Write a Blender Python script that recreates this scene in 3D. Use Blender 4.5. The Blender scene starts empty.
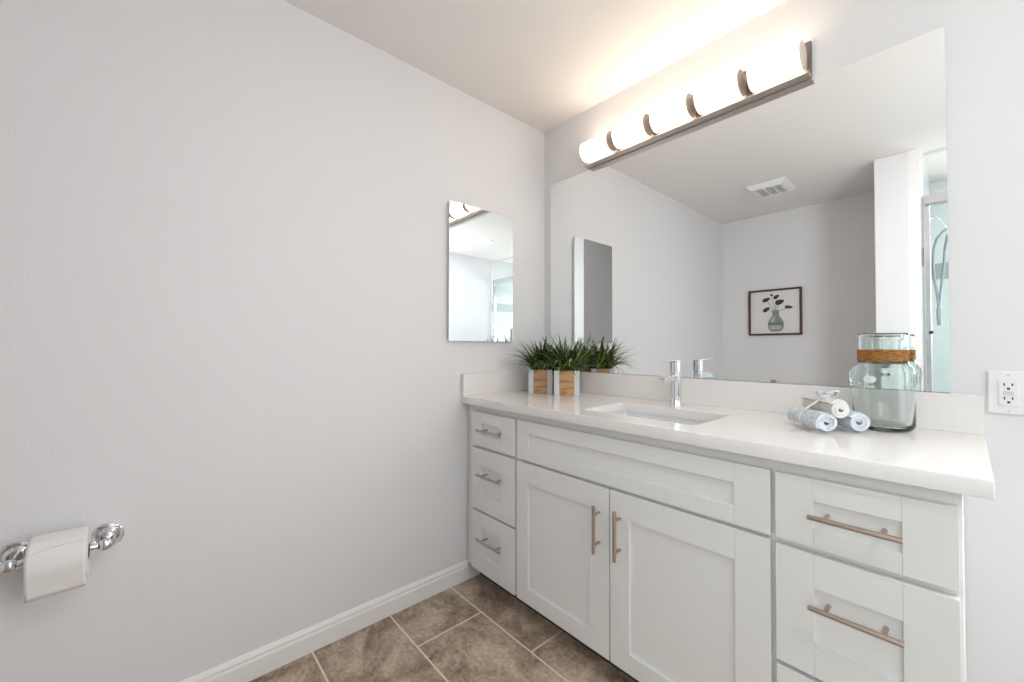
import bpy, bmesh, math, random
from mathutils import Vector, Matrix
random.seed(7)
S = bpy.context.scene
COL = S.collection
PI = math.pi

# ------------------------------------------------------------------ camera
CAM_POS = Vector((1.6711, -1.7464, 1.1567))
F_PX, YAW, PITCH, ROLL = 402.99, 0.84337, 0.01535, 0.00124
cam = bpy.data.cameras.new('camera')
cam.sensor_width = 36.0
cam.lens = F_PX * 36.0 / 1024.0
cam.clip_start = 0.02
cam_ob = bpy.data.objects.new('camera', cam)
COL.objects.link(cam_ob)
fw = Vector((-math.sin(YAW) * math.cos(PITCH), math.cos(YAW) * math.cos(PITCH), math.sin(PITCH)))
rt = Vector((math.cos(YAW), math.sin(YAW), 0)); up = rt.cross(fw)
rt2 = rt * math.cos(ROLL) + up * math.sin(ROLL); up2 = up * math.cos(ROLL) - rt * math.sin(ROLL)
M3 = Matrix((rt2, up2, -fw)).transposed()
cam_ob.matrix_world = Matrix.Translation(CAM_POS) @ M3.to_4x4()
S.camera = cam_ob

# ------------------------------------------------------------------ light and exposure
S.view_settings.view_transform = 'Standard'
S.view_settings.look = 'None'
S.view_settings.gamma = 1.0
S.view_settings.use_curve_mapping = False
S.view_settings.exposure = 0.03
W = bpy.data.worlds.new('daylight'); S.world = W; W.use_nodes = True
W.node_tree.nodes['Background'].inputs[0].default_value = (0.85, 0.92, 1.0, 1)
W.node_tree.nodes['Background'].inputs[1].default_value = 0.9

def area(name, loc, direction, sx, sy, power, color):
    l = bpy.data.lights.new(name, 'AREA'); l.shape = 'RECTANGLE'; l.size = sx; l.size_y = sy
    l.energy = power; l.color = color
    o = bpy.data.objects.new(name, l); COL.objects.link(o); o.location = loc
    o.rotation_euler = Vector(direction).to_track_quat('-Z', 'Y').to_euler()
    return o
# added fill lamp outside an invented doorway in the right wall
area('added_doorway_fill', (3.30, -0.66, 1.05), (-1, 0, 0), 0.9, 2.0, 7, (1.0, 0.97, 0.96))
# added fill lamp on the shower's rear wall, framed like a window
area('added_shower_fill', (2.25, -2.785, 1.60), (0, 1, 0), 0.9, 0.8, 11, (0.96, 0.98, 1.0))
# added fill lamp behind an invented, unseen window in the back wall
area('added_back_fill', (2.56, .135, 1.50), (0, -1, 0), 0.62, 1.0, 36, (0.96, 0.985, 1.0))
SHADE_EMIT = 8.4
LENS_EMIT = 190.0

# ------------------------------------------------------------------ material helpers
def mat(name, color=(.8, .8, .8), rough=.5, metal=0.0, **kw):
    m = bpy.data.materials.new(name); m.use_nodes = True
    b = m.node_tree.nodes['Principled BSDF']
    b.inputs['Base Color'].default_value = (*color, 1)
    b.inputs['Roughness'].default_value = rough
    b.inputs['Metallic'].default_value = metal
    for k, v in kw.items():
        b.inputs[k.replace('_', ' ')].default_value = v
    return m
def nodes(m): return m.node_tree.nodes, m.node_tree.links, m.node_tree.nodes['Principled BSDF']
def coords(m, scale=(1, 1, 1), kind='Object'):
    N, L, b = nodes(m)
    tc = N.new('ShaderNodeTexCoord'); mp = N.new('ShaderNodeMapping'); mp.inputs['Scale'].default_value = scale
    L.new(tc.outputs[kind], mp.inputs[0]); return mp
def bump(m, scale, strength, dist=.002, detail=3, stretch=(1, 1, 1)):
    N, L, b = nodes(m); mp = coords(m, stretch)
    n = N.new('ShaderNodeTexNoise'); n.inputs['Scale'].default_value = scale; n.inputs['Detail'].default_value = detail
    L.new(mp.outputs[0], n.inputs['Vector'])
    bp = N.new('ShaderNodeBump'); bp.inputs['Strength'].default_value = strength; bp.inputs['Distance'].default_value = dist
    L.new(n.outputs['Fac'], bp.inputs['Height']); L.new(bp.outputs[0], b.inputs['Normal']); return m
def mottle(m, c1, c2, scale, detail=4, stretch=(1, 1, 1), lo=.35, hi=.65):
    N, L, b = nodes(m); mp = coords(m, stretch)
    n = N.new('ShaderNodeTexNoise'); n.inputs['Scale'].default_value = scale; n.inputs['Detail'].default_value = detail
    L.new(mp.outputs[0], n.inputs['Vector'])
    r = N.new('ShaderNodeValToRGB'); r.color_ramp.elements[0].position = lo; r.color_ramp.elements[1].position = hi
    r.color_ramp.elements[0].color = (*c1, 1); r.color_ramp.elements[1].color = (*c2, 1)
    L.new(n.outputs['Fac'], r.inputs[0]); L.new(r.outputs[0], b.inputs['Base Color']); return m
def emission(name, color, strength):
    m = bpy.data.materials.new(name); m.use_nodes = True; N = m.node_tree.nodes; N.clear()
    e = N.new('ShaderNodeEmission'); e.inputs[0].default_value = (*color, 1); e.inputs[1].default_value = strength
    o = N.new('ShaderNodeOutputMaterial'); m.node_tree.links.new(e.outputs[0], o.inputs[0]); return m
def thin_glass(name, tint):
    m = bpy.data.materials.new(name); m.use_nodes = True; N = m.node_tree.nodes; L = m.node_tree.links; N.clear()
    t = N.new('ShaderNodeBsdfTransparent'); t.inputs[0].default_value = (*tint, 1)
    g = N.new('ShaderNodeBsdfGlossy'); g.inputs['Roughness'].default_value = .01
    f = N.new('ShaderNodeFresnel'); gm_ = N.new('ShaderNodeNewGeometry'); ir = N.new('ShaderNodeMapRange')   # a thin pane reflects alike from either side
    ir.inputs['To Min'].default_value = 1.45; ir.inputs['To Max'].default_value = 1 / 1.45
    L.new(gm_.outputs['Backfacing'], ir.inputs['Value']); L.new(ir.outputs[0], f.inputs[0])
    mx = N.new('ShaderNodeMixShader'); o = N.new('ShaderNodeOutputMaterial')
    L.new(f.outputs[0], mx.inputs[0]); L.new(t.outputs[0], mx.inputs[1]); L.new(g.outputs[0], mx.inputs[2]); L.new(mx.outputs[0], o.inputs[0])
    return m

M_WALL = bump(mat('wall_paint', (.80, .79, .80), .7), 160, .35, .002)
M_CEIL = bump(mat('ceiling_paint', (.88, .845, .81), .8), 120, .2, .002)
M_TRIM = mat('white_trim_paint', (.88, .86, .84), .4)
M_CAB = mat('white_cabinet_paint', (.83, .822, .81), .38)
M_CABIN = mat('cabinet_interior', (.55, .5, .45), .6)
M_TOE = mat('dark_toe_kick', (.05, .04, .035), .7)
M_NICKEL = mat('brushed_nickel', (.50, .42, .36), .28, 1.0)
M_CHROME = mat('chrome', (.82, .82, .84), .07, 1.0)
M_SATIN = mat('satin_nickel_plate', (.66, .57, .51), .36, 1.0)
M_CAP = mat('satin_end_cap', (.76, .68, .62), .5, .45)
M_PLATE = mat('nickel_back_plate', (.20, .165, .145), .45, .7)
M_ALU = mat('bright_aluminium', (.75, .77, .78), .2, 1.0)
M_MIRROR = mat('silvered_mirror', (.905, .93, .935), 0.0, 1.0)
M_MEDGE = mat('mirror_edge', (.35, .37, .36), .2, .6)
M_QUARTZ = mat('white_quartz', (.86, .82, .80), .12)
mottle(M_QUARTZ, (.865, .825, .805), (.88, .845, .825), 90)
M_CERAMIC = mat('white_ceramic', (.86, .87, .88), .08)
M_SHADE = emission('lit_opal_glass', (1.0, .82, .64), SHADE_EMIT)
M_LENS = emission('lit_downlight_lens', (.84, .96, 1.03), LENS_EMIT)
M_PLASTIC = mat('white_plastic', (.84, .84, .84), .3)
M_CLIP = mat('smoky_plastic_clip', (.30, .28, .26), .25)
M_SLOT = mat('dark_slot', (.02, .02, .02), .6)
M_GREYBTN = mat('pale_grey_plastic', (.66, .66, .66), .4)
M_DARKWOOD = mat('dark_walnut_frame', (.07, .028, .02), .4)
mottle(M_DARKWOOD, (.05, .02, .015), (.1, .04, .028), 14, stretch=(1, 1, 8))
M_PAPER = mat('art_paper', (.80, .76, .75), .8)
M_INK1 = mat('grey_wash_ink', (.26, .29, .26), .8)
M_INK3 = mat('pale_wash_ink', (.47, .49, .46), .8)
M_INK2 = mat('dark_green_ink', (.05, .055, .025), .8)
M_TISSUE = bump(mat('tissue_paper', (.86, .83, .81), .95), 260, .35, .002)
M_CARD = mat('brown_card', (.30, .22, .16), .9)
M_SOIL = mat('dark_moss', (.02, .022, .012), .95)
M_WHITEWASH = mat('whitewashed_metal_strip', (.72, .74, .77), .45)
M_WOOD = mat('honey_wood', (.55, .33, .16), .6)
N, L, B = nodes(M_WOOD); mp = coords(M_WOOD, (3, 3, 22))
nz = N.new('ShaderNodeTexNoise'); nz.inputs['Scale'].default_value = 1.6; nz.inputs['Detail'].default_value = 6; nz.inputs['Distortion'].default_value = 1.5
rp = N.new('ShaderNodeValToRGB'); rp.color_ramp.elements[0].position = .28; rp.color_ramp.elements[1].position = .5
rp.color_ramp.elements[0].color = (.24, .10, .035, 1); rp.color_ramp.elements[1].color = (.62, .36, .18, 1)
L.new(mp.outputs[0], nz.inputs[0]); L.new(nz.outputs['Fac'], rp.inputs[0]); L.new(rp.outputs[0], B.inputs['Base Color'])
M_LEAVES = [mat('grass_blade_dark', (.022, .048, .014), .45), mat('grass_blade_mid', (.05, .11, .022), .45),
            mat('grass_blade_light', (.27, .34, .08), .45), mat('grass_blade_blue', (.05, .075, .055), .4)]
M_JUTE = bump(mottle(mat('jute_cord', (.4, .2, .06), .9), (.22, .085, .018), (.55, .27, .07), 70, stretch=(1, 1, 6)), 130, .9, .004, stretch=(1, 1, 5))
M_GLASS = mat('green_tinted_glass', (.935, .98, .965), 0.0, 0.0, Transmission_Weight=1.0, IOR=1.45)
M_STICKER = mat('white_sticker', (.82, .82, .80), .5)
M_SHOWERGLASS = thin_glass('clear_shower_glass', (.955, .985, .98))
M_RIB = mat('white_satin_ribbon', (.88, .87, .86), .35)
M_RIBBLUE = mat('pale_blue_satin', (.55, .68, .80), .4)
M_BLACK = mat('black_rubber', (.02, .02, .02), .6)
M_HOSE = mat('steel_hose', (.30, .32, .34), .45, 1.0)

def towel_mat(name, c1, c2, sc=70):
    return bump(mottle(mat(name, c1, .95), c1, c2, sc, 2, lo=.42, hi=.6), 420, 1.0, .004, 2)
M_TOWEL_BLUE = towel_mat('spotted_pale_blue_terry', (.62, .70, .79), (.85, .87, .88))
M_TOWEL_WHITE = towel_mat('cream_terry', (.86, .82, .78), (.88, .85, .82))
M_TOWEL_ICE = towel_mat('ice_blue_terry', (.68, .75, .81), (.79, .83, .86))
M_TOWEL_BATH = towel_mat('white_bath_terry', (.84, .84, .83), (.88, .88, .87))

# floor tile
M_FLOOR = mat('brown_stone_tile', (.3, .24, .19), .38)
N, L, B = nodes(M_FLOOR)
tc = N.new('ShaderNodeTexCoord'); mp = N.new('ShaderNodeMapping'); mp.inputs['Location'].default_value = (-.255, 1.2825 + .62 * 6, 0)
br = N.new('ShaderNodeTexBrick'); br.offset = .5; br.inputs['Scale'].default_value = 1
br.inputs['Brick Width'].default_value = .62; br.inputs['Row Height'].default_value = .31
br.inputs['Mortar Size'].default_value = .0035; br.inputs['Mortar Smooth'].default_value = .1
br.inputs['Color1'].default_value = (.25, .25, .25, 1); br.inputs['Color2'].default_value = (.75, .75, .75, 1)
L.new(tc.outputs['Object'], mp.inputs[0]); L.new(mp.outputs[0], br.inputs['Vector'])
n1 = N.new('ShaderNodeTexNoise'); n1.inputs['Scale'].default_value = 5; n1.inputs['Detail'].default_value = 8; n1.inputs['Roughness'].default_value = .65
n1.inputs['Distortion'].default_value = .8
n2 = N.new('ShaderNodeTexNoise'); n2.inputs['Scale'].default_value = 60; n2.inputs['Detail'].default_value = 6; n2.inputs['Roughness'].default_value = .7
L.new(tc.outputs['Object'], n1.inputs[0]); L.new(tc.outputs['Object'], n2.inputs[0])
r1 = N.new('ShaderNodeValToRGB'); e = r1.color_ramp.elements
e[0].position = .30; e[0].color = (.19, .118, .082, 1); e[1].position = .68; e[1].color = (.80, .64, .51, 1)
x = e.new(.5); x.color = (.50, .375, .28, 1)
ma = N.new('ShaderNodeMath'); ma.operation = 'MULTIPLY_ADD'; ma.inputs[1].default_value = .55
L.new(n2.outputs['Fac'], ma.inputs[0])
mb = N.new('ShaderNodeMath'); mb.operation = 'MULTIPLY_ADD'; mb.inputs[1].default_value = 1.15; mb.inputs[2].default_value = -.345
L.new(n1.outputs['Fac'], mb.inputs[0]); L.new(mb.outputs[0], ma.inputs[2])
L.new(ma.outputs[0], r1.inputs[0])
hv = N.new('ShaderNodeMixRGB'); hv.blend_type = 'MULTIPLY'; hv.inputs[0].default_value = .32
L.new(r1.outputs[0], hv.inputs[1]); L.new(br.outputs['Color'], hv.inputs[2])
gm = N.new('ShaderNodeMixRGB'); gm.inputs[2].default_value = (.82, .74, .66, 1)
L.new(br.outputs['Fac'], gm.inputs[0]); L.new(hv.outputs[0], gm.inputs[1]); L.new(gm.outputs[0], B.inputs['Base Color'])
bp = N.new('ShaderNodeBump'); bp.inputs['Strength'].default_value = .25; bp.inputs['Distance'].default_value = .003
sb = N.new('ShaderNodeMath'); sb.operation = 'SUBTRACT'; L.new(n2.outputs['Fac'], sb.inputs[0]); L.new(br.outputs['Fac'], sb.inputs[1])
L.new(sb.outputs[0], bp.inputs['Height']); L.new(bp.outputs[0], B.inputs['Normal'])

def shower_tile(name, swz):
    m = mat(name, (.80, .83, .83), .15)
    N, L, B = nodes(m)
    tc = N.new('ShaderNodeTexCoord'); sp = N.new('ShaderNodeSeparateXYZ'); cb = N.new('ShaderNodeCombineXYZ')
    L.new(tc.outputs['Object'], sp.inputs[0]); L.new(sp.outputs[swz], cb.inputs[0]); L.new(sp.outputs['Z'], cb.inputs[1])
    br = N.new('ShaderNodeTexBrick'); br.offset = 0; br.inputs['Scale'].default_value = 1
    br.inputs['Brick Width'].default_value = .2; br.inputs['Row Height'].default_value = .2; br.inputs['Mortar Size'].default_value = .002
    br.inputs['Color1'].default_value = br.inputs['Color2'].default_value = (.80, .83, .83, 1); br.inputs['Mortar'].default_value = (.68, .72, .72, 1)
    L.new(cb.outputs[0], br.inputs['Vector'])
    a = N.new('ShaderNodeMath'); a.operation = 'GREATER_THAN'; a.inputs[1].default_value = 1.685
    c = N.new('ShaderNodeMath'); c.operation = 'LESS_THAN'; c.inputs[1].default_value = 1.81
    L.new(sp.outputs['Z'], a.inputs[0]); L.new(sp.outputs['Z'], c.inputs[0])
    mu = N.new('ShaderNodeMath'); mu.operation = 'MULTIPLY'; L.new(a.outputs[0], mu.inputs[0]); L.new(c.outputs[0], mu.inputs[1])
    mx = N.new('ShaderNodeMixRGB'); mx.inputs[2].default_value = (.47, .49, .49, 1)
    L.new(mu.outputs[0], mx.inputs[0]); L.new(br.outputs[0], mx.inputs[1]); L.new(mx.outputs[0], B.inputs['Base Color'])
    return m
M_TILE_X = shower_tile('white_shower_tile_back', 'X')
M_TILE_Y = shower_tile('white_shower_tile_side', 'Y')

# ------------------------------------------------------------------ geometry helpers
def BM(): return bmesh.new()
def box(bm, x0, x1, y0, y1, z0, z1, mi=0):
    v = [bm.verts.new((x, y, z)) for x in (x0, x1) for y in (y0, y1) for z in (z0, z1)]
    for f in ((0, 1, 3, 2), (4, 6, 7, 5), (0, 4, 5, 1), (2, 3, 7, 6), (0, 2, 6, 4), (1, 5, 7, 3)):
        bm.faces.new([v[i] for i in f]).material_index = mi
    return bm
def frame_axes(d):
    d = Vector(d).normalized(); a = Vector((0, 0, 1)) if abs(d.z) < .9 else Vector((1, 0, 0))
    u = d.cross(a).normalized(); return d, u, d.cross(u).normalized()
def lathe(bm, prof, c=(0, 0, 0), axis=(0, 0, 1), n=32, mi=0, cap=True):
    """prof: list of (r, h) along axis from c."""
    d, u, w = frame_axes(axis); c = Vector(c); rings = []
    for r, h in prof:
        if r < 1e-6: rings.append([bm.verts.new(c + d * h)])
        else: rings.append([bm.verts.new(c + d * h + (u * math.cos(2 * PI * k / n) + w * math.sin(2 * PI * k / n)) * r) for k in range(n)])
    for a, b in zip(rings, rings[1:]):
        for k in range(n):
            k2 = (k + 1) % n
            if len(a) == 1 and len(b) == 1: continue
            if len(a) == 1: q = (a[0], b[k2], b[k])
            elif len(b) == 1: q = (a[k], a[k2], b[0])
            else: q = (a[k], a[k2], b[k2], b[k])
            bm.faces.new(q).material_index = mi
    if cap:
        for rg in (rings[0], rings[-1]):
            if len(rg) > 2:
                try: bm.faces.new(rg).material_index = mi
                except ValueError: pass
    return bm
def cyl(bm, c, axis, r, length, n=24, mi=0, ch=0.0):
    ch = min(ch, r * .9)
    prof = [(r, 0), (r, length)] if ch == 0 else [(r - ch, 0), (r, ch), (r, length - ch), (r - ch, length)]
    return lathe(bm, prof, c, axis, n, mi)
def tube(bm, pts, r, n=10, mi=0):
    """swept round tube through pts (r may be a list)."""
    pts = [Vector(p) for p in pts]; rings = []; u = None
    for i, p in enumerate(pts):
        t = (pts[min(i + 1, len(pts) - 1)] - pts[max(i - 1, 0)]).normalized()
        if u is None: _, u, _ = frame_axes(t)
        u = (u - t * u.dot(t)).normalized(); w = t.cross(u)
        rr = r[i] if isinstance(r, (list, tuple)) else r
        rings.append([bm.verts.new(p + (u * math.cos(2 * PI * k / n) + w * math.sin(2 * PI * k / n)) * rr) for k in range(n)])
    for a, b in zip(rings, rings[1:]):
        for k in range(n): bm.faces.new((a[k], a[(k + 1) % n], b[(k + 1) % n], b[k])).material_index = mi
    bm.faces.new(rings[0]); bm.faces.new(rings[-1]); return bm
def rrect(x0, x1, y0, y1, r, n=6):
    out = []
    for cx, cy, a0 in ((x1 - r, y1 - r, 0), (x0 + r, y1 - r, PI / 2), (x0 + r, y0 + r, PI), (x1 - r, y0 + r, 1.5 * PI)):
        for k in range(n + 1): out.append((cx + r * math.cos(a0 + PI / 2 * k / n), cy + r * math.sin(a0 + PI / 2 * k / n)))
    return out
def loft(bm, rings, close_first=False, close_last=False, mi=0):
    vs = [[bm.verts.new(p) for p in rg] for rg in rings]; n = len(vs[0])
    for a, b in zip(vs, vs[1:]):
        for k in range(n): bm.faces.new((a[k], a[(k + 1) % n], b[(k + 1) % n], b[k])).material_index = mi
    if close_first: bm.faces.new(vs[0])
    if close_last: bm.faces.new(vs[-1])
    return bm
def prism(bm, poly, ext, mi=0):
    """poly: list of 3-D points, ext: extrusion vector."""
    a = [bm.verts.new(p) for p in poly]; b = [bm.verts.new(Vector(p) + Vector(ext)) for p in poly]; n = len(a)
    bm.faces.new(a).material_index = mi; bm.faces.new(b).material_index = mi
    for k in range(n): bm.faces.new((a[k], a[(k + 1) % n], b[(k + 1) % n], b[k])).material_index = mi
    return bm

ORG = {}
def _mesh(name, bm, mats, org, smooth, bevel, seg):
    bmesh.ops.recalc_face_normals(bm, faces=bm.faces)
    if org is not None: bmesh.ops.translate(bm, verts=bm.verts, vec=-Vector(org))
    me = bpy.data.meshes.new(name); bm.to_mesh(me); bm.free()
    for m in (mats if isinstance(mats, (list, tuple)) else [mats]): me.materials.append(m)
    if smooth is not False:
        ang = math.radians(38 if smooth is True else smooth)
        me.polygons.foreach_set('use_smooth', [True] * len(me.polygons))
        b2 = bmesh.new(); b2.from_mesh(me)
        for ed in b2.edges:
            if len(ed.link_faces) == 2 and ed.calc_face_angle(0) > ang: ed.smooth = False
        b2.to_mesh(me); b2.free()
    o = bpy.data.objects.new(name, me); COL.objects.link(o)
    if bevel:
        md = o.modifiers.new('bevel', 'BEVEL'); md.width = bevel; md.segments = seg; md.limit_method = 'ANGLE'; md.angle_limit = math.radians(40)
    return o
def thing(name, label, cat, loc=(0, 0, 0), group=None):
    o = bpy.data.objects.new(name, None); COL.objects.link(o); o.location = loc; o.empty_display_size = .05
    o['label'] = label; o['category'] = cat
    if group: o['group'] = group
    ORG[o] = Vector(loc); return o
def part(name, bm, mats, par, smooth=True, bevel=0, seg=2, label=None):
    o = _mesh(name, bm, mats, ORG[par], smooth, bevel, seg); o.parent = par; ORG[o] = ORG[par]
    if label: o['label'] = label
    return o
def single(name, bm, mats, label, cat, loc, smooth=True, bevel=0, seg=2, group=None):
    o = _mesh(name, bm, mats, loc, smooth, bevel, seg); o.location = loc; o['label'] = label; o['category'] = cat; ORG[o] = Vector(loc)
    if group: o['group'] = group
    return o
def struct(name, bm, mats, label, smooth=False, bevel=0):
    o = _mesh(name, bm, mats, None, smooth, bevel, 2); o['kind'] = 'structure'; o['label'] = label
    o['category'] = name.split('_')[0]; ORG[o] = Vector((0, 0, 0)); return o

# ------------------------------------------------------------------ room shell
ZC = 2.446          # ceiling
XR = 3.00           # right wall
YP = -1.95          # front face of the partition
YA = -2.70          # rear wall of the alcove
YS = -2.80          # rear wall of the shower
XP0, XP1 = 1.268, 1.49
T = .12
struct('floor', box(BM(), -T, XR + T, YS - T, T, -.1, 0), M_FLOOR, 'brown stone look floor tiles with pale grout')
struct('ceiling', box(BM(), -T, XR + T, YS - T, T, ZC, ZC + .1), M_CEIL, 'smooth off white ceiling above the vanity')
struct('wall_left', box(BM(), -T, 0, YS - T, T, 0, ZC), M_WALL, 'pale lilac white wall at the left')
b = BM(); box(b, 0, 2.22, 0, T, 0, ZC); box(b, 2.90, XR, 0, T, 0, ZC); box(b, 2.22, 2.90, 0, T, 0, .98); box(b, 2.22, 2.90, 0, T, 2.02, ZC)
struct('wall_back', b, M_WALL, 'pale wall behind the vanity and mirror')
b = BM()
box(b, XR, XR + T, -.22, T, 0, ZC); box(b, XR, XR + T, -1.08, -.22, 2.05, ZC); box(b, XR, XR + T, YS - T, -1.08, 0, ZC)
struct('wall_right', b, M_WALL, 'pale right wall with an added doorway')  # doorway gap is invented, to admit the fill lamp
struct('wall_alcove', box(BM(), 0, XP0, YS - T, YA, 0, ZC), M_WALL, 'rear wall of the alcove carrying the picture')
struct('wall_partition', box(BM(), XP0, 1.44, YS - T, YP, 0, ZC), M_WALL, 'white partition between alcove and shower', bevel=.006)
struct('trim_1', box(BM(), 1.44, XP1, YS - T, YP - .004, 0, ZC), M_TRIM, 'white jamb trim at the shower opening')
struct('wall_shower_back', box(BM(), XP1, XR, YS - T, YS, 0, ZC), M_TILE_X, 'white tiled rear wall of the shower with grey band')
struct('wall_shower_right', box(BM(), XR - .02, XR, YS, YP - .04, 0, ZC), M_TILE_Y, 'white tiled side wall of the shower with grey band')
struct('wall_shower_left', box(BM(), XP1, XP1 + .012, YS, YP - .06, 0, ZC), M_TILE_Y, 'white tiled partition side of the shower')
struct('trim_2', box(BM(), XP1, XR, -2.085, -2.06, ZC - .012, ZC), M_GREYBTN, 'thin grey strip on the ceiling above the shower door')
struct('trim_3', box(BM(), XP1 + .012, XR - .02, -2.06, -1.96, 0, .11), M_TILE_X, 'tiled shower curb', bevel=.004)
# casing of the unseen doorway, added to let fill light in
b = BM(); box(b, XR - .016, XR + T, -.22, -.15, 0, 2.05); box(b, XR - .016, XR + T, -1.15, -1.08, 0, 2.05); box(b, XR - .016, XR + T, -1.15, -.15, 2.05, 2.12)
struct('trim_added_doorway', b, M_TRIM, 'white casing around the added doorway in the right wall', bevel=.004)
b = BM(); wx0, wx1, wz0, wz1 = 2.22, 2.90, .98, 2.02
for xa, xb, za, zb in ((wx0, wx0 + .035, wz0, wz1), (wx1 - .035, wx1, wz0, wz1), (wx0 + .035, wx1 - .035, wz0, wz0 + .035), (wx0 + .035, wx1 - .035, wz1 - .035, wz1), (wx0 + .035, wx1 - .035, 1.485, 1.515)): box(b, xa, xb, .03, .075, za, zb)
struct('window_added_back', b, M_TRIM, 'added white sash window in the back wall', bevel=.003)  # unseen window, added so the room is lit from this side
b = BM(); wx0, wx1, wz0, wz1 = 1.80, 2.70, 1.20, 2.00
for xa, xb, za, zb in ((wx0 - .04, wx0, wz0 - .04, wz1 + .04), (wx1, wx1 + .04, wz0 - .04, wz1 + .04), (wx0, wx1, wz0 - .04, wz0), (wx0, wx1, wz1, wz1 + .04)): box(b, xa, xb, YS, YS + .03, za, zb)
struct('window_2', b, M_TRIM, 'added white window frame round the shower fill lamp', bevel=.003)  # made-up window: a frame round the fill lamp on solid tile
def base_prof(h=.092, t=.014):
    return [(0, 0), (t, 0), (t, h - .03), (t - .003, h - .022), (t - .003, h - .014), (t - .008, h - .004), (t - .011, h), (0, h)]
b = BM(); prism(b, [(x, YA, z) for x, z in base_prof()], (0, -YA - .49, 0))
struct('baseboard_left', b, M_TRIM, 'white moulded baseboard along the left wall')
b = BM(); prism(b, [(1.69, -x, z) for x, z in base_prof()], (XR - 1.69, 0, 0))
struct('baseboard_back', b, M_TRIM, 'white moulded baseboard right of the vanity')
b = BM(); prism(b, [(.014, YA + x, z) for x, z in base_prof()], (XP0 - .014, 0, 0))
struct('baseboard_alcove', b, M_TRIM, 'white moulded baseboard in the alcove')

# ------------------------------------------------------------------ vanity cabinet
YF = -.555          # face frame plane
YD = -.575          # door and drawer front plane
ZU = .878           # underside of the slab
XE = 1.665          # right end of the cabinet
van = thing('vanity_cabinet', 'long white shaker vanity cabinet with bar pulls under the counter', 'cabinet', (XE / 2, -.28, 0))
b = BM()
z0 = .082
for xa, xb in ((.002, .066), (.366, .394), (1.332, 1.356), (1.653, XE)): box(b, xa, xb, YF, YF + .02, z0, ZU - .001)
for xa, xb in ((.066, .366), (.394, 1.332), (1.356, 1.653)):
    box(b, xa, xb, YF, YF + .02, .835, ZU - .001); box(b, xa, xb, YF, YF + .02, z0, .10)
    box(b, xa, xb, YF, YF + .02, .664, .69)
for xa, xb in ((.066, .366), (1.356, 1.653)): box(b, xa, xb, YF, YF + .02, .36, .39)
part('face_frame', b, M_CAB, van, smooth=False, bevel=.0008)
b = BM()
box(b, .002, .020, YF + .02, -.002, z0, ZU - .001); box(b, XE - .018, XE, YF + .02, -.002, 0.0, ZU - .001)
box(b, .372, .388, YF + .02, -.012, z0, ZU - .001); box(b, 1.336, 1.352, YF + .02, -.012, z0, ZU - .001)
box(b, .020, XE - .018, -.012, -.004, z0, ZU - .001); box(b, .020, XE - .018, YF + .02, -.012, z0, z0 + .016)
part('carcass', b, M_CAB, van, smooth=False)
part('toe_kick', box(BM(), .016, XE - .018, -.487, -.472, 0, z0), M_TOE, van, smooth=False, label='dark recessed toe kick')

def shaker(name, x0, x1, za, zb, px0, px1, pza, pzb):
    b = BM(); e = .0002
    y0, y1 = YD, YF - .0005
    box(b, x0, px0, y0, y1, za, zb); box(b, px1, x1, y0, y1, za, zb)
    box(b, px0 + e, px1 - e, y0, y1, pzb, zb); box(b, px0 + e, px1 - e, y0, y1, za, pza)
    box(b, px0 - .004, px1 + .004, y0 + .010, y1 - .001, pza - .004, pzb + .004)
    return part(name, b, M_CAB, van, smooth=False, bevel=.0008)
def pull(par, p0, p1, inset):
    """bar pull: bar from p0 to p1 in front of the panel, on two posts."""
    p0, p1 = Vector(p0), Vector(p1); d = (p1 - p0); ln = d.length; d.normalize()
    b = BM(); cyl(b, p0, d, .006, ln, 20, 0, .001)
    for q in (p0 + d * inset, p1 - d * inset):
        cyl(b, (q.x, q.y, q.z), (0, 1, 0), .0047, (YD + .008) - q.y, 14)
    part('handle', b, M_NICKEL, par, label='brushed nickel bar pull')
YH = -.608
LX0, LX1, RX0, RX1 = .059, .373, 1.350, 1.660
for za, zb, pa, pb, hz in ((.684, .845, .737, .792, .766), (.380, .670, .458, .588, .557), (.089, .369, .167, .297, .257)):
    d = shaker('drawer', LX0, LX1, za, zb, .134, .280, pa, pb); pull(d, (.139, YH, hz), (.310, YH, hz), .032)
for za, zb, pa, pb, hz in ((.682, .845, .7275, .792, .764), (.381, .667, .455, .587, .556), (.089, .369, .163, .290, .255)):
    d = shaker('drawer', RX0, RX1, za, zb, 1.428, 1.580, pa, pb); pull(d, (1.4235, YH, hz), (1.584, YH, hz), .031)
shaker('false_drawer_front', .388, 1.339, .682, .846, .457, 1.254, .730, .793)
d = shaker('door', .386, .8545, .089, .670, .455, .772, .153, .587); pull(d, (.8145, YH, .446), (.8145, YH, .610), .030)
d = shaker('door', .8595, 1.338, .089, .670, .933, 1.254, .153, .587); pull(d, (.8985, YH, .451), (.8985, YH, .615), .030)

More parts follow.
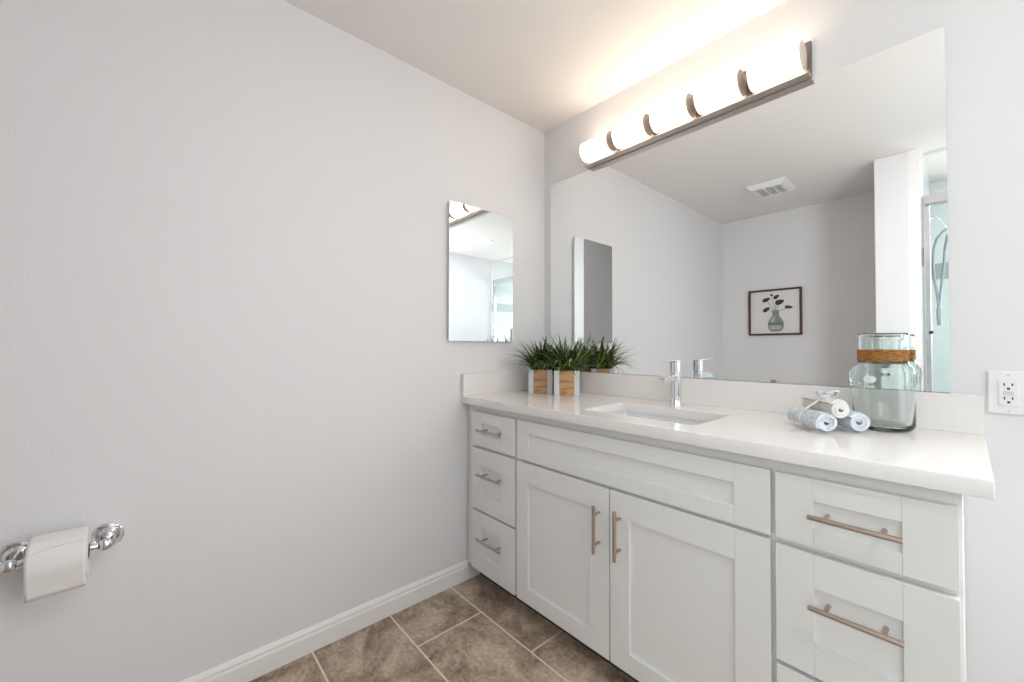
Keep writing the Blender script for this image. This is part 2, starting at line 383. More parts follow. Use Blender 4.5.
# ------------------------------------------------------------------ countertop
HC = .914
top = thing('countertop', 'white quartz counter slab with backsplash on the vanity', 'countertop', (.85, -.3, ZU))
SX0, SX1, SY0, SY1 = .672, 1.110, -.488, -.196
def plate_with_hole(outer, inner, z0, z1):
    cu = bpy.data.curves.new('tmp', 'CURVE'); cu.dimensions = '2D'; cu.fill_mode = 'BOTH'; cu.extrude = (z1 - z0) / 2
    for pl in (outer, inner):
        sp = cu.splines.new('POLY'); sp.points.add(len(pl) - 1); sp.use_cyclic_u = True
        for p, q in zip(sp.points, pl): p.co = (q[0], q[1], 0, 1)
    o = bpy.data.objects.new('tmp', cu); COL.objects.link(o)
    dg = bpy.context.evaluated_depsgraph_get(); me = bpy.data.meshes.new_from_object(o.evaluated_get(dg))
    bm = bmesh.new(); bm.from_mesh(me); bmesh.ops.translate(bm, verts=bm.verts, vec=(0, 0, (z0 + z1) / 2))
    bmesh.ops.remove_doubles(bm, verts=bm.verts, dist=1e-5)
    bpy.data.objects.remove(o); bpy.data.curves.remove(cu); bpy.data.meshes.remove(me); return bm
b = plate_with_hole([(.001, -.598), (1.7046, -.598), (1.7046, -.001), (.001, -.001)], rrect(SX0, SX1, SY0, SY1, .022), ZU, HC)
part('slab', b, M_QUARTZ, top, smooth=False, bevel=.0015)
part('backsplash', box(BM(), .0215, 1.7046, -.021, -.001, HC, 1.0235), M_QUARTZ, top, smooth=False, bevel=.0012)
part('side_splash', box(BM(), .001, .0210, -.598, -.001, HC, 1.0235), M_QUARTZ, top, smooth=False, bevel=.0012)

# ------------------------------------------------------------------ sink
snk = thing('sink', 'white rectangular undermount basin set in the counter', 'sink', ((SX0 + SX1) / 2, (SY0 + SY1) / 2, .72))
def rr3(m, r, z): return [(x, y, z) for x, y in rrect(SX0 - .008 + m, SX1 + .008 - m, SY0 - .008 + m, SY1 + .008 - m, r)]
b = BM()
loft(b, [rr3(-.022, .04, ZU - .0005), rr3(0, .028, ZU - .0005), rr3(.004, .03, .84), rr3(.012, .04, .775), rr3(.03, .05, .755), rr3(.10, .04, .748)], close_last=True)
loft(b, [rr3(-.022, .04, ZU - .0005), rr3(-.022, .04, ZU - .012), rr3(-.010, .035, ZU - .014), rr3(-.004, .04, .78), rr3(.02, .05, .742), rr3(.10, .04, .735)], close_last=True)
part('basin', b, M_CERAMIC, snk)
b = BM(); lathe(b, [(.0, .7495), (.016, .7495), (.020, .752), (.022, .7485), (.022, .7482)], ((SX0 + SX1) / 2, (SY0 + SY1) / 2, 0))
part('drain', b, M_CHROME, snk, label='chrome drain')

# ------------------------------------------------------------------ faucet
FX, FY = .867, -.113
fau = thing('faucet', 'chrome single hole faucet with flat spout and flat lever behind the basin', 'faucet', (FX, FY, HC))
b = BM(); lathe(b, [(.027, HC), (.027, HC + .004), (.0225, HC + .014), (.0215, HC + .03), (.0215, 1.044), (.0195, 1.0465)], (FX, FY, 0), n=40)
part('body', b, M_CHROME, fau)
b = BM(); lathe(b, [(.0195, 1.047), (.0215, 1.049), (.0215, 1.096), (.0195, 1.0975), (0, 1.0975)], (FX, FY, 0), n=40)
lev = part('lever', b, M_CHROME, fau)
b = BM(); prism(b, [(FX - .0125, FY + .018, 1.0975), (FX + .0125, FY + .018, 1.0975), (FX + .0125, FY - .128, 1.103), (FX - .0125, FY - .128, 1.103)], (0, 0, .003))
part('lever_blade', b, M_CHROME, lev, smooth=False, bevel=.0012)
b = BM()
sec = []
for t, yy, zz, th in ((0, FY - .012, 1.030, .013), (.5, FY - .065, 1.031, .011), (.85, FY - .105, 1.0275, .0095), (.97, FY - .118, 1.0235, .0085), (1, FY - .124, 1.019, .007)):
    sec.append([(FX + sx * .0155, yy, zz + sz * th) for sx, sz in ((-1, -1), (1, -1), (1, 1), (-1, 1))])
loft(b, sec, True, True)
part('spout', b, M_CHROME, fau, smooth=30, bevel=.002)

# ------------------------------------------------------------------ wall mirror
mir = thing('wall_mirror', 'large frameless wall mirror above the counter backsplash', 'mirror', (.85, 0, 1.0256))
b = BM(); box(b, .0562, 1.642, -.0060, -.0005, 1.0256, 2.1106)
bmesh.ops.recalc_face_normals(b, faces=b.faces)
for f in b.faces: f.material_index = 0 if f.normal.y < -.9 else 1
part('glass', b, [M_MIRROR, M_MEDGE], mir, smooth=False)
for cx in (1.192,):
    part('mirror_clip', box(BM(), cx - .009, cx + .009, -.0095, -.0062, 1.0245, 1.0355), M_CLIP, mir, smooth=False, bevel=.0015)

# ------------------------------------------------------------------ medicine cabinet on the left wall
mc = thing('medicine_cabinet', 'small frameless mirrored medicine cabinet on the left wall', 'medicine cabinet', (0, -.475, 1.187))
part('body', box(BM(), .0006, .0135, -.676, -.274, 1.194, 1.862), M_TRIM, mc, smooth=False)
b = BM(); box(b, .0142, .020, -.683, -.2695, 1.187, 1.868)
bmesh.ops.recalc_face_normals(b, faces=b.faces)
for f in b.faces: f.material_index = 0 if f.normal.x > .9 else 1
part('mirror_door', b, [M_MIRROR, M_ALU], mc, smooth=False)

# ------------------------------------------------------------------ vanity light bar
vl = thing('vanity_light', 'brushed nickel vanity light bar of five lit opal cylinders above the mirror', 'wall light', (.82, 0, 2.11))
LX, RX = .336, 1.320
b = BM(); box(b, LX, RX, -.016, -.0005, 2.121, 2.247)
part('back_plate', b, M_PLATE, vl, smooth=False, bevel=.0015)
b = BM(); box(b, LX, RX, -.052, -.0065, 2.1155, 2.121)
part('bottom_lip', b, M_SATIN, vl, smooth=False, bevel=.001)
for k in range(5):
    xa = .356 + .197 * k
    sh = part('shade', cyl(BM(), (xa, -.060, 2.178), (1, 0, 0), .048, .160, 40), M_SHADE, vl)
    for xx in (xa - .004, xa + .160):
        part('end_cap', cyl(BM(), (xx, -.060, 2.178), (1, 0, 0), .0488, .004, 40, 0, .001), M_CAP, sh, label='nickel end cap')
    for xx in (xa - .0034, xa + .1608):
        part('bracket', box(BM(), xx, xx + .0026, -.050, -.016, 2.16, 2.196), M_SATIN, vl, smooth=False)

# ------------------------------------------------------------------ electrical outlet
outl = thing('electrical_outlet', 'white rectangular wall outlet with two sockets right of the backsplash', 'outlet', (1.749, 0, 1.033))
OX, OZ = 1.749, 1.0335
b = BM(); loft(b, [[(OX + sx * w, y, OZ + sz * h) for sx, sz in ((-1, -1), (1, -1), (1, 1), (-1, 1))] for w, h, y in ((.038, .0595, -.0005), (.038, .0595, -.004), (.0345, .056, -.007))], True, True)
part('cover_plate', b, M_PLASTIC, outl, smooth=False, bevel=.001)
rc = part('receptacle', box(BM(), OX - .0175, OX + .0175, -.0095, -.0071, OZ - .0345, OZ + .0345), M_PLASTIC, outl, smooth=False, bevel=.0015)
b = BM()
for s in (1, -1):
    zc = OZ + s * .0185 + .004
    box(b, OX - .0085, OX - .0060, -.0098, -.0093, zc - .0035, zc + .0045); box(b, OX + .0055, OX + .0080, -.0098, -.0093, zc - .003, zc + .004)
    cyl(b, (OX, -.0098, zc - .0105), (0, 1, 0), .0031, .0006, 16)
part('socket_slots', b, M_SLOT, rc, smooth=False, label='dark socket slots')
b = BM(); box(b, OX - .0095, OX + .0095, -.0103, -.0094, OZ - .0002, OZ + .0048); box(b, OX - .0095, OX + .0095, -.0103, -.0094, OZ - .0058, OZ - .0008)
part('test_button', b, M_GREYBTN, rc, smooth=False, bevel=.0004)
b = BM(); box(b, OX - .0150, OX - .0090, -.0098, -.0093, OZ - .0315, OZ - .0295)
part('indicator_mark', b, M_GREYBTN, rc, smooth=False)
for s in (1, -1): part('screw', cyl(BM(), (OX, -.0078, OZ + s * .0485), (0, 1, 0), .0028, .001, 16), M_GREYBTN, outl)

# ------------------------------------------------------------------ toilet paper holder and roll
HZ = .607
tph = thing('toilet_paper_holder', 'chrome toilet paper holder with stepped rosettes on the left wall', 'toilet paper holder', (0, -1.924, HZ))
for yy in (-1.840, -2.010):
    b = BM(); lathe(b, [(.0355, .0005), (.0362, .004), (.0355, .0085), (.033, .0105), (.0300, .0095), (.0285, .006), (.0265, .0055), (.0250, .0085), (.022, .0115), (.0175, .0145), (.0155, .018)], (0, yy, HZ), (1, 0, 0), 40)
    rs = part('rosette', b, M_CHROME, tph)
    b = BM(); lathe(b, [(.0150, .016), (.0115, .028), (.0095, .042), (.0100, .058), (.0135, .064), (.0150, .073), (.0135, .083), (.008, .088), (0, .089)], (0, yy, HZ), (1, 0, 0), 32)
    part('post', b, M_CHROME, rs)
b = BM(); lathe(b, [(.008, 0), (.0095, .002), (.0095, .016), (.0068, .018), (.0068, .126), (.0095, .128), (.0095, .142), (.008, .144)], (.074, -1.997, HZ), (0, 1, 0), 24)
part('bar', b, M_CHROME, tph)
RY0, RY1 = -1.977, -1.871
RCX, RCZ, RR = .0770, .6015, .0635
tpr = thing('toilet_paper_roll', 'white toilet paper roll hanging on the chrome holder', 'toilet paper', (RCX, (RY0 + RY1) / 2, RCZ))
b = BM(); n = 64
def roll_pt(r, a, y): return (RCX + r * math.cos(a), y, RCZ + r * math.sin(a))
outer = [[roll_pt(RR, 2 * PI * k / n, y) for k in range(n)] for y in (RY0, RY1)]
inner = [[roll_pt(.0215, 2 * PI * k / n, y) for k in range(n)] for y in (RY0, RY1)]
loft(b, [inner[0], outer[0], outer[1], inner[1]])
part('paper', b, M_TISSUE, tpr)
b = BM(); loft(b, [[roll_pt(r, 2 * PI * k / n, y) for k in range(n)] for r, y in ((.0213, RY0 + .001), (.0213, RY1 - .001), (.0195, RY1 - .001), (.0195, RY0 + .001), (.0213, RY0 + .001))])
part('core', b, M_CARD, tpr, label='brown cardboard core')
# loose end: lies over the top front and hangs past the bottom, with one crossing fold line
b = BM(); rows = []; NY = 15
path = [(roll_pt(RR + .0012, math.radians(a), 0)) for a in range(128, -20, -8)]
zz = path[-1][2]; x0 = path[-1][0]
path += [(x0 - .0020 * k, 0, zz - .0090 * k) for k in range(1, 7)]
for i, p in enumerate(path):
    rows.append([(p[0] + .0012 * math.sin(i * .7 + j * .5) * (i > 19), RY0 + .0006 + (RY1 - RY0 - .0012) * j / (NY - 1), p[2] - (.004 * (1 - j / (NY - 1)) if i == len(path) - 1 else 0)) for j in range(NY)])
vs = [[b.verts.new(p) for p in r] for r in rows]
for a, c in zip(vs, vs[1:]):
    for j in range(NY - 1): b.faces.new((a[j], a[j + 1], c[j + 1], c[j]))
o = part('loose_sheet', b, M_TISSUE, tpr); md = o.modifiers.new('solid', 'SOLIDIFY'); md.thickness = .0009; md.offset = 1
# overlapped ply edge across the front of the roll
b = BM(); vs = []
for i, r in enumerate((RR + .0024, RR + .0030)):
    row = []
    for j in range(NY):
        t = j / (NY - 1); a0 = 70 - 8 * t
        a1 = 34 + 6 * math.sin(t * 2.6) + 6 * t
        row.append((t, a0, a1))
    if i == 0: base = row
for k in range(9):
    vs.append([b.verts.new(roll_pt(RR + .0022 + .0012 * (k == 8), math.radians(a0 + (a1 - a0) * k / 8), RY0 + .001 + (RY1 - RY0 - .002) * t)) for t, a0, a1 in base])
for a, c in zip(vs, vs[1:]):
    for j in range(NY - 1): b.faces.new((a[j], a[j + 1], c[j + 1], c[j]))
o = part('folded_sheet', b, M_TISSUE, tpr); md = o.modifiers.new('solid', 'SOLIDIFY'); md.thickness = .0012; md.offset = 1

# ------------------------------------------------------------------ grass planters
def planter(seed, px, py, rz):
    rnd = random.Random(seed)
    r = thing('grass_planter', '', 'potted plant')
    s, h, t = .061, .124, .009
    b = BM()
    box(b, -s, s, -s, -s + t, 0, h); box(b, -s, s, s - t, s, 0, h); box(b, -s, -s + t, -s + t, s - t, 0, h); box(b, s - t, s, -s + t, s - t, 0, h); box(b, -s + t, s - t, -s + t, s - t, 0, .01)
    bx = part('wooden_box', b, M_WOOD, r, smooth=False, bevel=.001)
    for sx in (-1, 1):
        for sy in (-1, 1):
            b = BM(); w = .024; q = .0016
            box(b, sx * s + (-q if sx < 0 else 0), sx * s + (0 if sx < 0 else q), min(sy * (s + q), sy * (s - w)), max(sy * (s + q), sy * (s - w)), 0, h + .001)
            box(b, min(sx * s, sx * (s - w)), max(sx * s, sx * (s - w)), min(sy * s, sy * (s + q)), max(sy * s, sy * (s + q)), 0, h + .001)
            part('corner_strip', b, M_WHITEWASH, bx, smooth=False, label='whitewashed corner strip')
    part('moss', box(BM(), -s + t, s - t, -s + t, s - t, h - .03, h - .006), M_SOIL, r, smooth=False)
    b = BM()
    for i in range(320):
        bxp = Vector((rnd.uniform(-.05, .05), rnd.uniform(-.05, .05), h - .008))
        az = math.atan2(bxp.y, bxp.x) + rnd.gauss(0, .8)
        rad = min(1, math.hypot(bxp.x, bxp.y) / .05)
        lean = rnd.uniform(.05, .4) + .75 * rad * rnd.random(); bend = rnd.uniform(.4, 2.3) * (.4 + .6 * rad)
        ln = rnd.uniform(.10, .235); w = rnd.uniform(.0026, .0052); segs = 7
        d = Vector((math.cos(az), math.sin(az), 0)); sd = Vector((-d.y, d.x, 0)); p = bxp.copy(); ang = lean; rows = []
        for k in range(segs + 1):
            tt = k / segs; ww = w * (1 - tt ** 2.2) * (.65 + .6 * min(1, tt * 3)) + .0002
            nrm = d * math.cos(ang) - Vector((0, 0, 1)) * math.sin(ang)
            rows.append([b.verts.new(p - sd * ww), b.verts.new(p + nrm * ww * .35), b.verts.new(p + sd * ww)])
            p = p + (d * math.sin(ang) + Vector((0, 0, 1)) * math.cos(ang)) * ln / segs; ang += bend / segs
        world = [(px + v.co.x * math.cos(rz) - v.co.y * math.sin(rz), py + v.co.x * math.sin(rz) + v.co.y * math.cos(rz)) for rw in rows for v in rw]
        if max(q[1] for q in world) > -.028 or min(q[0] for q in world) < .03:   # keep clear of the mirror and the side wall
            for rw in rows:
                for v in rw: b.verts.remove(v)
            continue
        mi = rnd.choices((0, 1, 2, 3), (3.0, 4, 3.0, 1.6))[0]
        for a, c in zip(rows, rows[1:]):
            for j in (0, 1): b.faces.new((a[j], a[j + 1], c[j + 1], c[j])).material_index = mi
    part('grass', b, M_LEAVES, r, smooth=60)
    return r
PN = Vector((.66, -.75)).normalized()
pa = math.atan2(PN.y, PN.x) + PI / 2
for i, (fx, fy, rz, lab) in enumerate(((.197, -.231, pa - .05, 'wooden cube planter of green grass nearer the left wall and side splash'),
                                       (.344, -.203, pa + .06, 'wooden cube planter of green grass nearer the sink, with a cracked board'))):
    c = Vector((fx, fy)) - PN * .062; p = planter(11 + i, c.x, c.y, rz)
    p.location = (c.x, c.y, HC + .0003); p.rotation_euler.z = rz
    p['label'] = lab; p['group'] = 'grass planters on the counter'

# ------------------------------------------------------------------ glass jar
jar = thing('glass_jar', 'tall green tinted glass jar with jute cord round its neck', 'jar', (0, 0, 0))
b = BM()
prof_o = [(0, .0), (.050, .0), (.062, .003), (.068, .010), (.070, .022), (.0705, .10), (.0705, .168), (.069, .180), (.065, .188), (.0595, .1925), (.0565, .198), (.0555, .206), (.0555, .240), (.0560, .262), (.0575, .275), (.0590, .280), (.058, .2838), (.0560, .2850)]
prof_i = [(.0545, .2838), (.0540, .277), (.0530, .260), (.0525, .240), (.0525, .206), (.0535, .2005), (.057, .1955), (.0630, .186), (.0665, .176), (.0677, .165), (.0677, .10), (.0665, .024), (.061, .0135), (.045, .0100), (0, .013)]
lathe(b, prof_o + prof_i, n=64)
part('glass_body', b, M_GLASS, jar, smooth=70)
b = BM(); pr = []
for k in range(6):
    z = .2035 + k * .0055
    for a in range(5): pr.append((.0560 + .0030 * math.sin(PI * (a + .5) / 5), z + .0055 * a / 5))
pr.append((.0560, .2035 + 6 * .0055))
lathe(b, pr, n=64, cap=False); lathe(b, [(.0558, .2035), (.0558, .2365)], n=64, cap=False)
part('jute_band', b, M_JUTE, jar, label='brown jute cord band')
for s in (1, -1):
    b = BM(); pts = []
    for k in range(13):
        t = k / 12; a = PI * t
        pts.append((s * (.0650 + .0060 * math.sin(a) + .003 * t), 0, .188 - .060 * t))
    tube(b, pts, [.0042 + .002 * math.sin(PI * k / 12) for k in range(13)], 14)
    part('ear_handle', b, M_GLASS, jar, label='small glass ear handle')
STA = -PI / 2 - .66
b = BM(); vs = []
for k in range(28):
    a = 2 * PI * k / 28; ang = STA + .22 * math.cos(a); vs.append((.0709 * math.cos(ang), .0709 * math.sin(ang), .150 + .0105 * math.sin(a)))
prism(b, vs, (.0004 * math.cos(STA), .0004 * math.sin(STA), 0))
st = part('sticker', b, M_STICKER, jar, smooth=False, label='small white oval sticker')
b = BM()
tube(b, [(.0716 * math.cos(STA + .09 * t), .0716 * math.sin(STA + .09 * t), .150 + .0016 * math.sin(t * 5)) for t in (-1, -.6, -.2, .2, .6, 1)], .0005, 6)
part('sticker_mark', b, M_GREYBTN, st)
jar.location = (1.507, -.116, HC + .0003); jar.rotation_euler.z = .35

# ------------------------------------------------------------------ rolled towels
def towel(name, label, m, R, Lr, turns, seed, edge):
    rnd = random.Random(seed)
    r = thing(name, label, 'towel', (0, 0, 0), 'rolled towels beside the jar')
    th = R / (turns + .55); b = BM(); steps = int(turns * 30); NL = 14
    ctr = []
    for i in range(steps + 1):
        a = 2 * PI * turns * i / steps; rr = th * .55 + (R - th * 1.05) * i / steps
        ctr.append((rr * math.cos(a) * (1 + .05 * math.sin(2 * a + seed)), rr * math.sin(a), rr))
    grid = []
    for off in (-.43, .43):
        g = []
        for i, (x, z, rr) in enumerate(ctr):
            l = math.hypot(x, z); k = (l + off * th) / l
            row = []
            for j in range(NL + 1):
                t = j / NL; pinch = 1 - .10 * math.exp(-((t - .45) / .12) ** 2)
                endr = 1 - .03 * (abs(2 * t - 1) ** 8)
                jit = 1 + .012 * math.sin(i * .9 + j * 1.7 + seed)
                tele = .003 * math.sin(i * .045 + seed) if j in (0, NL) else 0
                row.append(b.verts.new((x * k * pinch * endr * jit, t * Lr + tele, z * k * pinch * endr * jit)))
            g.append(row)
        grid.append(g)
    A, Bq = grid; n = len(A)
    for i in range(n - 1):
        for j in range(NL):
            b.faces.new((A[i][j], A[i + 1][j], A[i + 1][j + 1], A[i][j + 1])); b.faces.new((Bq[i][j], Bq[i][j + 1], Bq[i + 1][j + 1], Bq[i + 1][j]))
        b.faces.new((A[i][0], Bq[i][0], Bq[i + 1][0], A[i + 1][0])); b.faces.new((A[i][NL], A[i + 1][NL], Bq[i + 1][NL], Bq[i][NL]))
    for j in range(NL):
        b.faces.new((A[0][j], A[0][j + 1], Bq[0][j + 1], Bq[0][j])); b.faces.new((A[-1][j], Bq[-1][j], Bq[-1][j + 1], A[-1][j + 1]))
    part('rolled_cloth', b, m, r, smooth=80)
    return r
TD = Vector((-.64, .7684, 0)); TP = Vector((.7684, .64, 0))      # roll axis (front to rear) and sideways
trot = math.atan2(TD.y, TD.x) - PI / 2
F1 = Vector((1.412, -.335, HC + .0315)); F2 = Vector((1.470, -.255, HC + .0310)); F3 = Vector((1.434, -.290, HC + .0670))
for F, lab, m, R, Lr, tn, sd in ((F1, 'pale blue and white spotted rolled towel, lower left of the tied stack', M_TOWEL_BLUE, .0315, .150, 2.6, 1),
                                 (F2, 'ice blue rolled towel, lower right of the tied stack by the jar', M_TOWEL_ICE, .0310, .150, 2.4, 2),
                                 (F3, 'cream white rolled towel lying on top of two blue ones', M_TOWEL_WHITE, .0310, .150, 2.4, 4)):
    t = towel('rolled_towel', lab, m, R, Lr, tn, sd, None); t.location = F; t.rotation_euler.z = trot
# ribbon: one band round the stack at mid length, with a knot and two tails
rb = thing('ribbon', 'white satin ribbon with loose tails tied round the rolled towels', 'ribbon', (1.39, -.25, HC))
def tp(s, h, along): return F1 + TP * s + TD * along + Vector((0, 0, HC + h - F1.z))
discs = [((F - F1).dot(TP), F.z - HC, R * .93) for F, R in ((F1, .0315), (F2, .0310), (F3, .0310))]
pts = sorted((c + r * math.cos(2 * PI * k / 40), max(.0008, h + r * math.sin(2 * PI * k / 40))) for c, h, r in discs for k in range(40))
def half(ps):
    out = []
    for p in ps:
        while len(out) > 1 and (out[-1][0] - out[-2][0]) * (p[1] - out[-2][1]) - (out[-1][1] - out[-2][1]) * (p[0] - out[-2][0]) <= 0: out.pop()
        out.append(p)
    return out[:-1]
loop = half(pts) + half(pts[::-1])
def strip(bm, pts_a, pts_b):
    va = [bm.verts.new(p) for p in pts_a]; vb = [bm.verts.new(p) for p in pts_b]
    for k in range(len(va) - 1): bm.faces.new((va[k], va[k + 1], vb[k + 1], vb[k]))
def solid(o, t):
    md = o.modifiers.new('solid', 'SOLIDIFY'); md.thickness = t; md.offset = 1
A0 = .080
cl = loop + [loop[0]]
b = BM(); strip(b, [tp(s, h, A0 - .006) for s, h in cl], [tp(s, h, A0 + .006) for s, h in cl])
solid(part('band', b, M_RIB, rb), .0008)
kn = tp(discs[2][0], discs[2][1] + .0325, A0)
b = BM(); lathe(b, [(0, -.007), (.004, -.006), (.0055, 0), (.004, .006), (0, .007)], kn, TP, 14)
part('knot', b, M_RIB, rb)
for sgn, m in ((-1, M_RIBBLUE), (1, M_RIBBLUE)):
    b = BM(); pa_, pb_ = [], []
    for k in range(15):
        a = 2 * PI * k / 14; q = kn + TP * sgn * (.013 * (1 - math.cos(a))) + Vector((0, 0, .0075 * math.sin(a) + .004 * (1 - math.cos(a))))
        pa_.append(q + TD * .007); pb_.append(q - TD * .007)
    strip(b, pa_, pb_); solid(part('bow_loop', b, m, rb, label='pale blue bow loop'), .0008)
for sgn, ln, rise in ((1, .026, .012), (-1, .024, -.006)):
    b = BM(); pa_, pb_ = [], []
    for k in range(8):
        t = k / 7; q = kn + TP * sgn * ln * t - TD * .012 * t + Vector((0, 0, rise * math.sin(PI * t * .6) + .002))
        pa_.append(q + TD * .006 + Vector((0, 0, .002))); pb_.append(q - TD * .006 * (1 - .4 * (k == 7)))
    strip(b, pa_, pb_); solid(part('tail', b, M_RIB, rb), .0008)

# ------------------------------------------------------------------ things seen in the mirrors
# framed picture on the alcove wall
PX0, PX1, PZ0, PZ1, PY = .248, .688, 1.274, 1.714, YA + .001
pic = thing('framed_picture', 'dark framed botanical print of leaves in a vase on the alcove wall', 'picture', ((PX0 + PX1) / 2, YA, PZ0))
b = BM(); fwd = .017
for xa, xb, za, zb in ((PX0, PX0 + fwd, PZ0, PZ1), (PX1 - fwd, PX1, PZ0, PZ1), (PX0 + fwd, PX1 - fwd, PZ0, PZ0 + fwd), (PX0 + fwd, PX1 - fwd, PZ1 - fwd, PZ1)): box(b, xa, xb, PY, PY + .026, za, zb)
part('frame', b, M_DARKWOOD, pic, smooth=False, bevel=.0015)
b = BM(); yy = PY + .012; box(b, PX0 + fwd, PX1 - fwd, PY + .002, yy, PZ0 + fwd, PZ1 - fwd, 0)
def flat(poly, mi, lift): prism(b, [(x, yy + lift, z) for x, z in poly], (0, .0006, 0), mi)
cx0, vz = .478, PZ0 + .035
vase = [(0, .030), (.008, .048), (.028, .061), (.058, .067), (.085, .065), (.110, .055), (.132, .040), (.155, .029), (.190, .026), (.202, .030)]
lh = 1.0
flat([(cx0 - w, vz + t * lh) for t, w in vase] + [(cx0 + w, vz + t * lh) for t, w in reversed(vase)], 1, 0)
flat([(cx0 - .045 , vz + .02), (cx0 - .054, vz + .055), (cx0 - .02, vz + .060), (cx0 + .03, vz + .055), (cx0 + .050, vz + .045), (cx0 + .04, vz + .02)], 3, .0007)
flat([(cx0 - .030, vz + .085), (cx0 - .040, vz + .105), (cx0 - .012, vz + .150), (cx0 - .004, vz + .150), (cx0 - .010, vz + .10)], 3, .0007)
flat([(cx0 - .064, vz + .070), (cx0 + .064, vz + .074), (cx0 + .064, vz + .079), (cx0 - .064, vz + .075)], 2, .0008)
def stemp(p, q, w=.0022): 
    d = Vector((q[0] - p[0], q[1] - p[1])).normalized(); nn = Vector((-d.y, d.x)) * w
    flat([(p[0] + nn.x, p[1] + nn.y), (q[0] + nn.x, q[1] + nn.y), (q[0] - nn.x, q[1] - nn.y), (p[0] - nn.x, p[1] - nn.y)], 1, .0007)
def leafp(p, ang, ln, wd):
    pts = []
    for k in range(12):
        a = 2 * PI * k / 12; u = ln / 2 * math.cos(a); v = wd / 2 * math.sin(a) * (1 - .35 * math.cos(a))
        pts.append((p[0] + u * math.cos(ang) - v * math.sin(ang), p[1] + u * math.sin(ang) + v * math.cos(ang)))
    flat(pts, 2, .0009)
root = (cx0, vz + .18)
# positions are given as the print is read (its left is the larger x side seen from inside the alcove)
for dx, dz, a, ln, wd in ((.076, .308, .35, .075, .036), (.076, .214, .6, .070, .036), (-.007, .330, .6, .055, .032), (-.034, .278, .35, .078, .046), (-.107, .225, -.15, .068, .030), (.032, .348, -.6, .028, .018)):
    tip = (cx0 - dx, vz + dz); stemp(root, tip); leafp(tip, a, ln, wd)
stemp((cx0, vz + .03), root)
part('print', b, [M_PAPER, M_INK1, M_INK2, M_INK3], pic, smooth=False)

# exhaust fan grille on the ceiling
vx0, vx1, vy0, vy1 = .515, .785, -2.105, -1.805
ev = thing('ceiling_vent', 'white louvred exhaust fan grille on the ceiling', 'vent', ((vx0 + vx1) / 2, (vy0 + vy1) / 2, ZC))
b = BM(); zt = ZC - .0005
rect = lambda m, z: [(vx0 + m, vy0 + m, z), (vx1 - m, vy0 + m, z), (vx1 - m, vy1 - m, z), (vx0 + m, vy1 - m, z)]
loft(b, [rect(0, zt), rect(0, zt - .008), rect(.028, zt - .036), rect(.050, zt - .036), rect(.050, zt - .016)], True, True)
part('frame', b, M_PLASTIC, ev, smooth=False, bevel=.001)
b = BM()
for k in range(8):
    yk = vy0 + .06 + k * (vy1 - vy0 - .12) / 7; prism(b, [(vx0 + .045, yk - .009, zt - .020), (vx0 + .045, yk - .006, zt - .019), (vx0 + .045, yk + .009, zt - .034), (vx0 + .045, yk + .006, zt - .035)], (vx1 - vx0 - .09, 0, 0))
for xk in (vx0 + .105, vx0 + .165): box(b, xk, xk + .01, vy0 + .045, vy1 - .045, zt - .0355, zt - .017)
part('louvers', b, M_PLASTIC, ev, smooth=False)

# recessed downlight
rl = thing('recessed_light', 'round lit recessed downlight in the ceiling', 'ceiling light', (2.25, -1.297, ZC))
b = BM(); lathe(b, [(.088, -.0005), (.088, -.004), (.080, -.008), (.066, -.006), (.066, -.0005)], (2.25, -1.297, ZC), n=40, cap=False)
part('trim_ring', b, M_PLASTIC, rl)
part('lens', cyl(BM(), (2.25, -1.297, ZC - .0045), (0, 0, 1), .0655, .004, 40), M_LENS, rl)

# shower door
SYD = -2.01
sd = thing('shower_door', 'chrome framed sliding glass shower door beside the white partition', 'shower door', (2.22, SYD, .11))
HZ0, HZ1 = 2.075, 2.145
b = BM(); box(b, XP1 + .0125, XR - .0205, SYD - .03, SYD + .03, HZ0, HZ1)
part('header_rail', b, M_ALU, sd, smooth=False, bevel=.012, seg=3)
for xa in (XP1 + .0125, XR - .0205 - .030):
    part('jamb', box(BM(), xa, xa + .030, SYD - .022, SYD + .022, .111, HZ0), M_ALU, sd, smooth=False, bevel=.004)
part('bottom_track', box(BM(), XP1 + .043, XR - .051, SYD - .022, SYD + .022, .111, .135), M_ALU, sd, smooth=False, bevel=.004)
for xa, xb, yk in ((XP1 + .046, 2.26, SYD - .012), (2.19, XR - .054, SYD + .012)):
    pn = part('glass_panel', box(BM(), xa, xb, yk - .003, yk + .003, .137, HZ0 - .002), M_SHOWERGLASS, sd, smooth=False)
b = BM(); cyl(b, (XP1 + .040, SYD + .022, 1.255), (0, 1, 0), .011, .012, 16); part('bumper', b, M_BLACK, sd, label='black rubber bumper')
b = BM(); cyl(b, (XR - .045, SYD + .022, 1.31), (0, 1, 0), .011, .012, 16); part('bumper', b, M_BLACK, sd, label='black rubber bumper')
b = BM(); cyl(b, (2.30, SYD + .075, 1.40), (1, 0, 0), .008, .58, 16)
for xx in (2.32, 2.86): cyl(b, (xx, SYD + .0155, 1.40), (0, 1, 0), .006, .06, 12)
part('towel_bar', b, M_CHROME, sd)
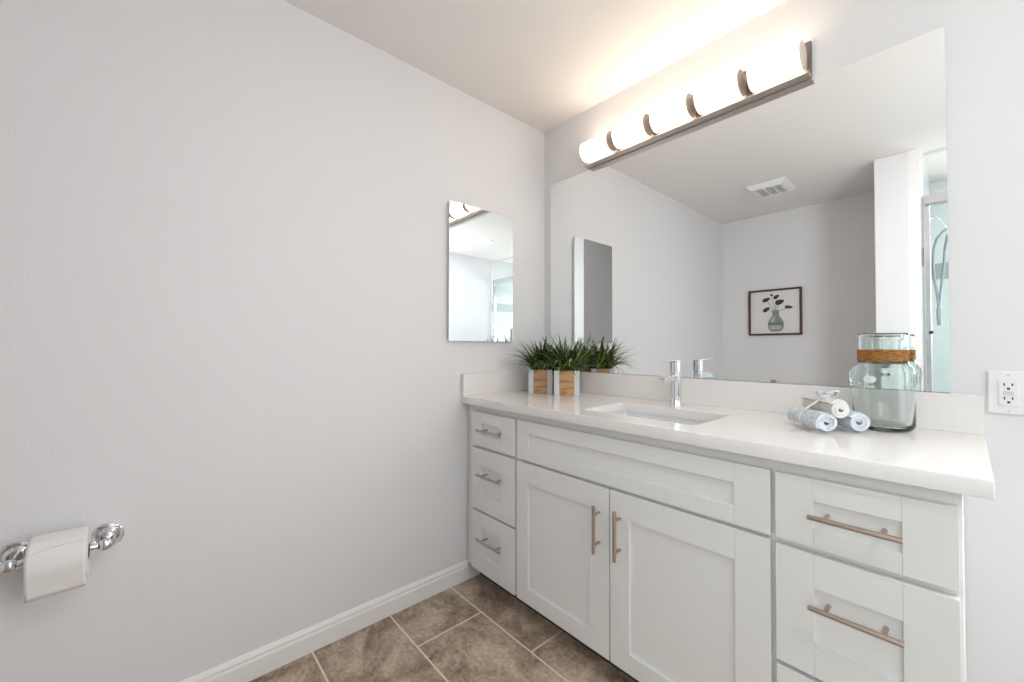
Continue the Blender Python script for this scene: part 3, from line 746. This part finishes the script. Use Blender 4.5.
# towel over the bar
b = BM(); rows = []; ybar = SYD + .075
pth = [(-.014, -.30), (-.014, -.15), (-.0135, -.02)] + [(.0135 * math.cos(math.radians(a)), .0135 * math.sin(math.radians(a))) for a in range(165, 0, -30)] + [(.0135, -.02), (.016, -.15), (.017, -.38)]
vs = []
for yo, zo in pth:
    vs.append([b.verts.new((2.50 + .30 * j / 14, ybar + yo + .003 * math.sin(j * 1.3) * (zo < -.1), 1.40 + zo)) for j in range(15)])
for a, c in zip(vs, vs[1:]):
    for j in range(14): b.faces.new((a[j], a[j + 1], c[j + 1], c[j]))
o = single('hanging_towel', b, M_TOWEL_BATH, 'white bath towel hung over the bar of the shower door', 'towel', (2.65, ybar, 1.02)); md = o.modifiers.new('solid', 'SOLIDIFY'); md.thickness = .009; md.offset = 1

# hand shower on the tiled side of the partition
XW = XP1 + .012
hs = thing('hand_shower', 'chrome hand shower with looping steel hose in the shower', 'shower', (XW, -2.42, 1.4))
b = BM(); cyl(b, (XW, -2.42, 2.08), (1, 0, 0), .028, .008, 24); tube(b, [(XW + .008, -2.42, 2.08), (XW + .03, -2.42, 2.095), (XW + .06, -2.42, 2.08), (XW + .085, -2.42, 2.035), (XW + .095, -2.42, 1.99)], .009, 12)
part('shower_arm', b, M_CHROME, hs)
b = BM(); tube(b, [(XW + .095, -2.42, 1.99), (XW + .075, -2.42, 1.975), (XW + .045, -2.42, 1.93), (XW + .028, -2.42, 1.85), (XW + .024, -2.42, 1.76), (XW + .030, -2.42, 1.65), (XW + .042, -2.42, 1.54), (XW + .048, -2.42, 1.46), (XW + .050, -2.42, 1.43)], .008, 10)
part('hose', b, M_HOSE, hs)
b = BM(); tube(b, [(XW + .098, -2.42, 1.95), (XW + .085, -2.42, 1.86), (XW + .078, -2.42, 1.74), (XW + .066, -2.42, 1.60), (XW + .056, -2.42, 1.50), (XW + .050, -2.42, 1.43)], .008, 10)
part('hose', b, M_HOSE, hs)
b = BM(); lathe(b, [(.009, 0), (.013, -.01), (.013, -.05), (.010, -.12), (.008, -.125)], (XW + .050, -2.42, 1.44), n=18)
part('hand_wand', b, M_HOSE, hs)
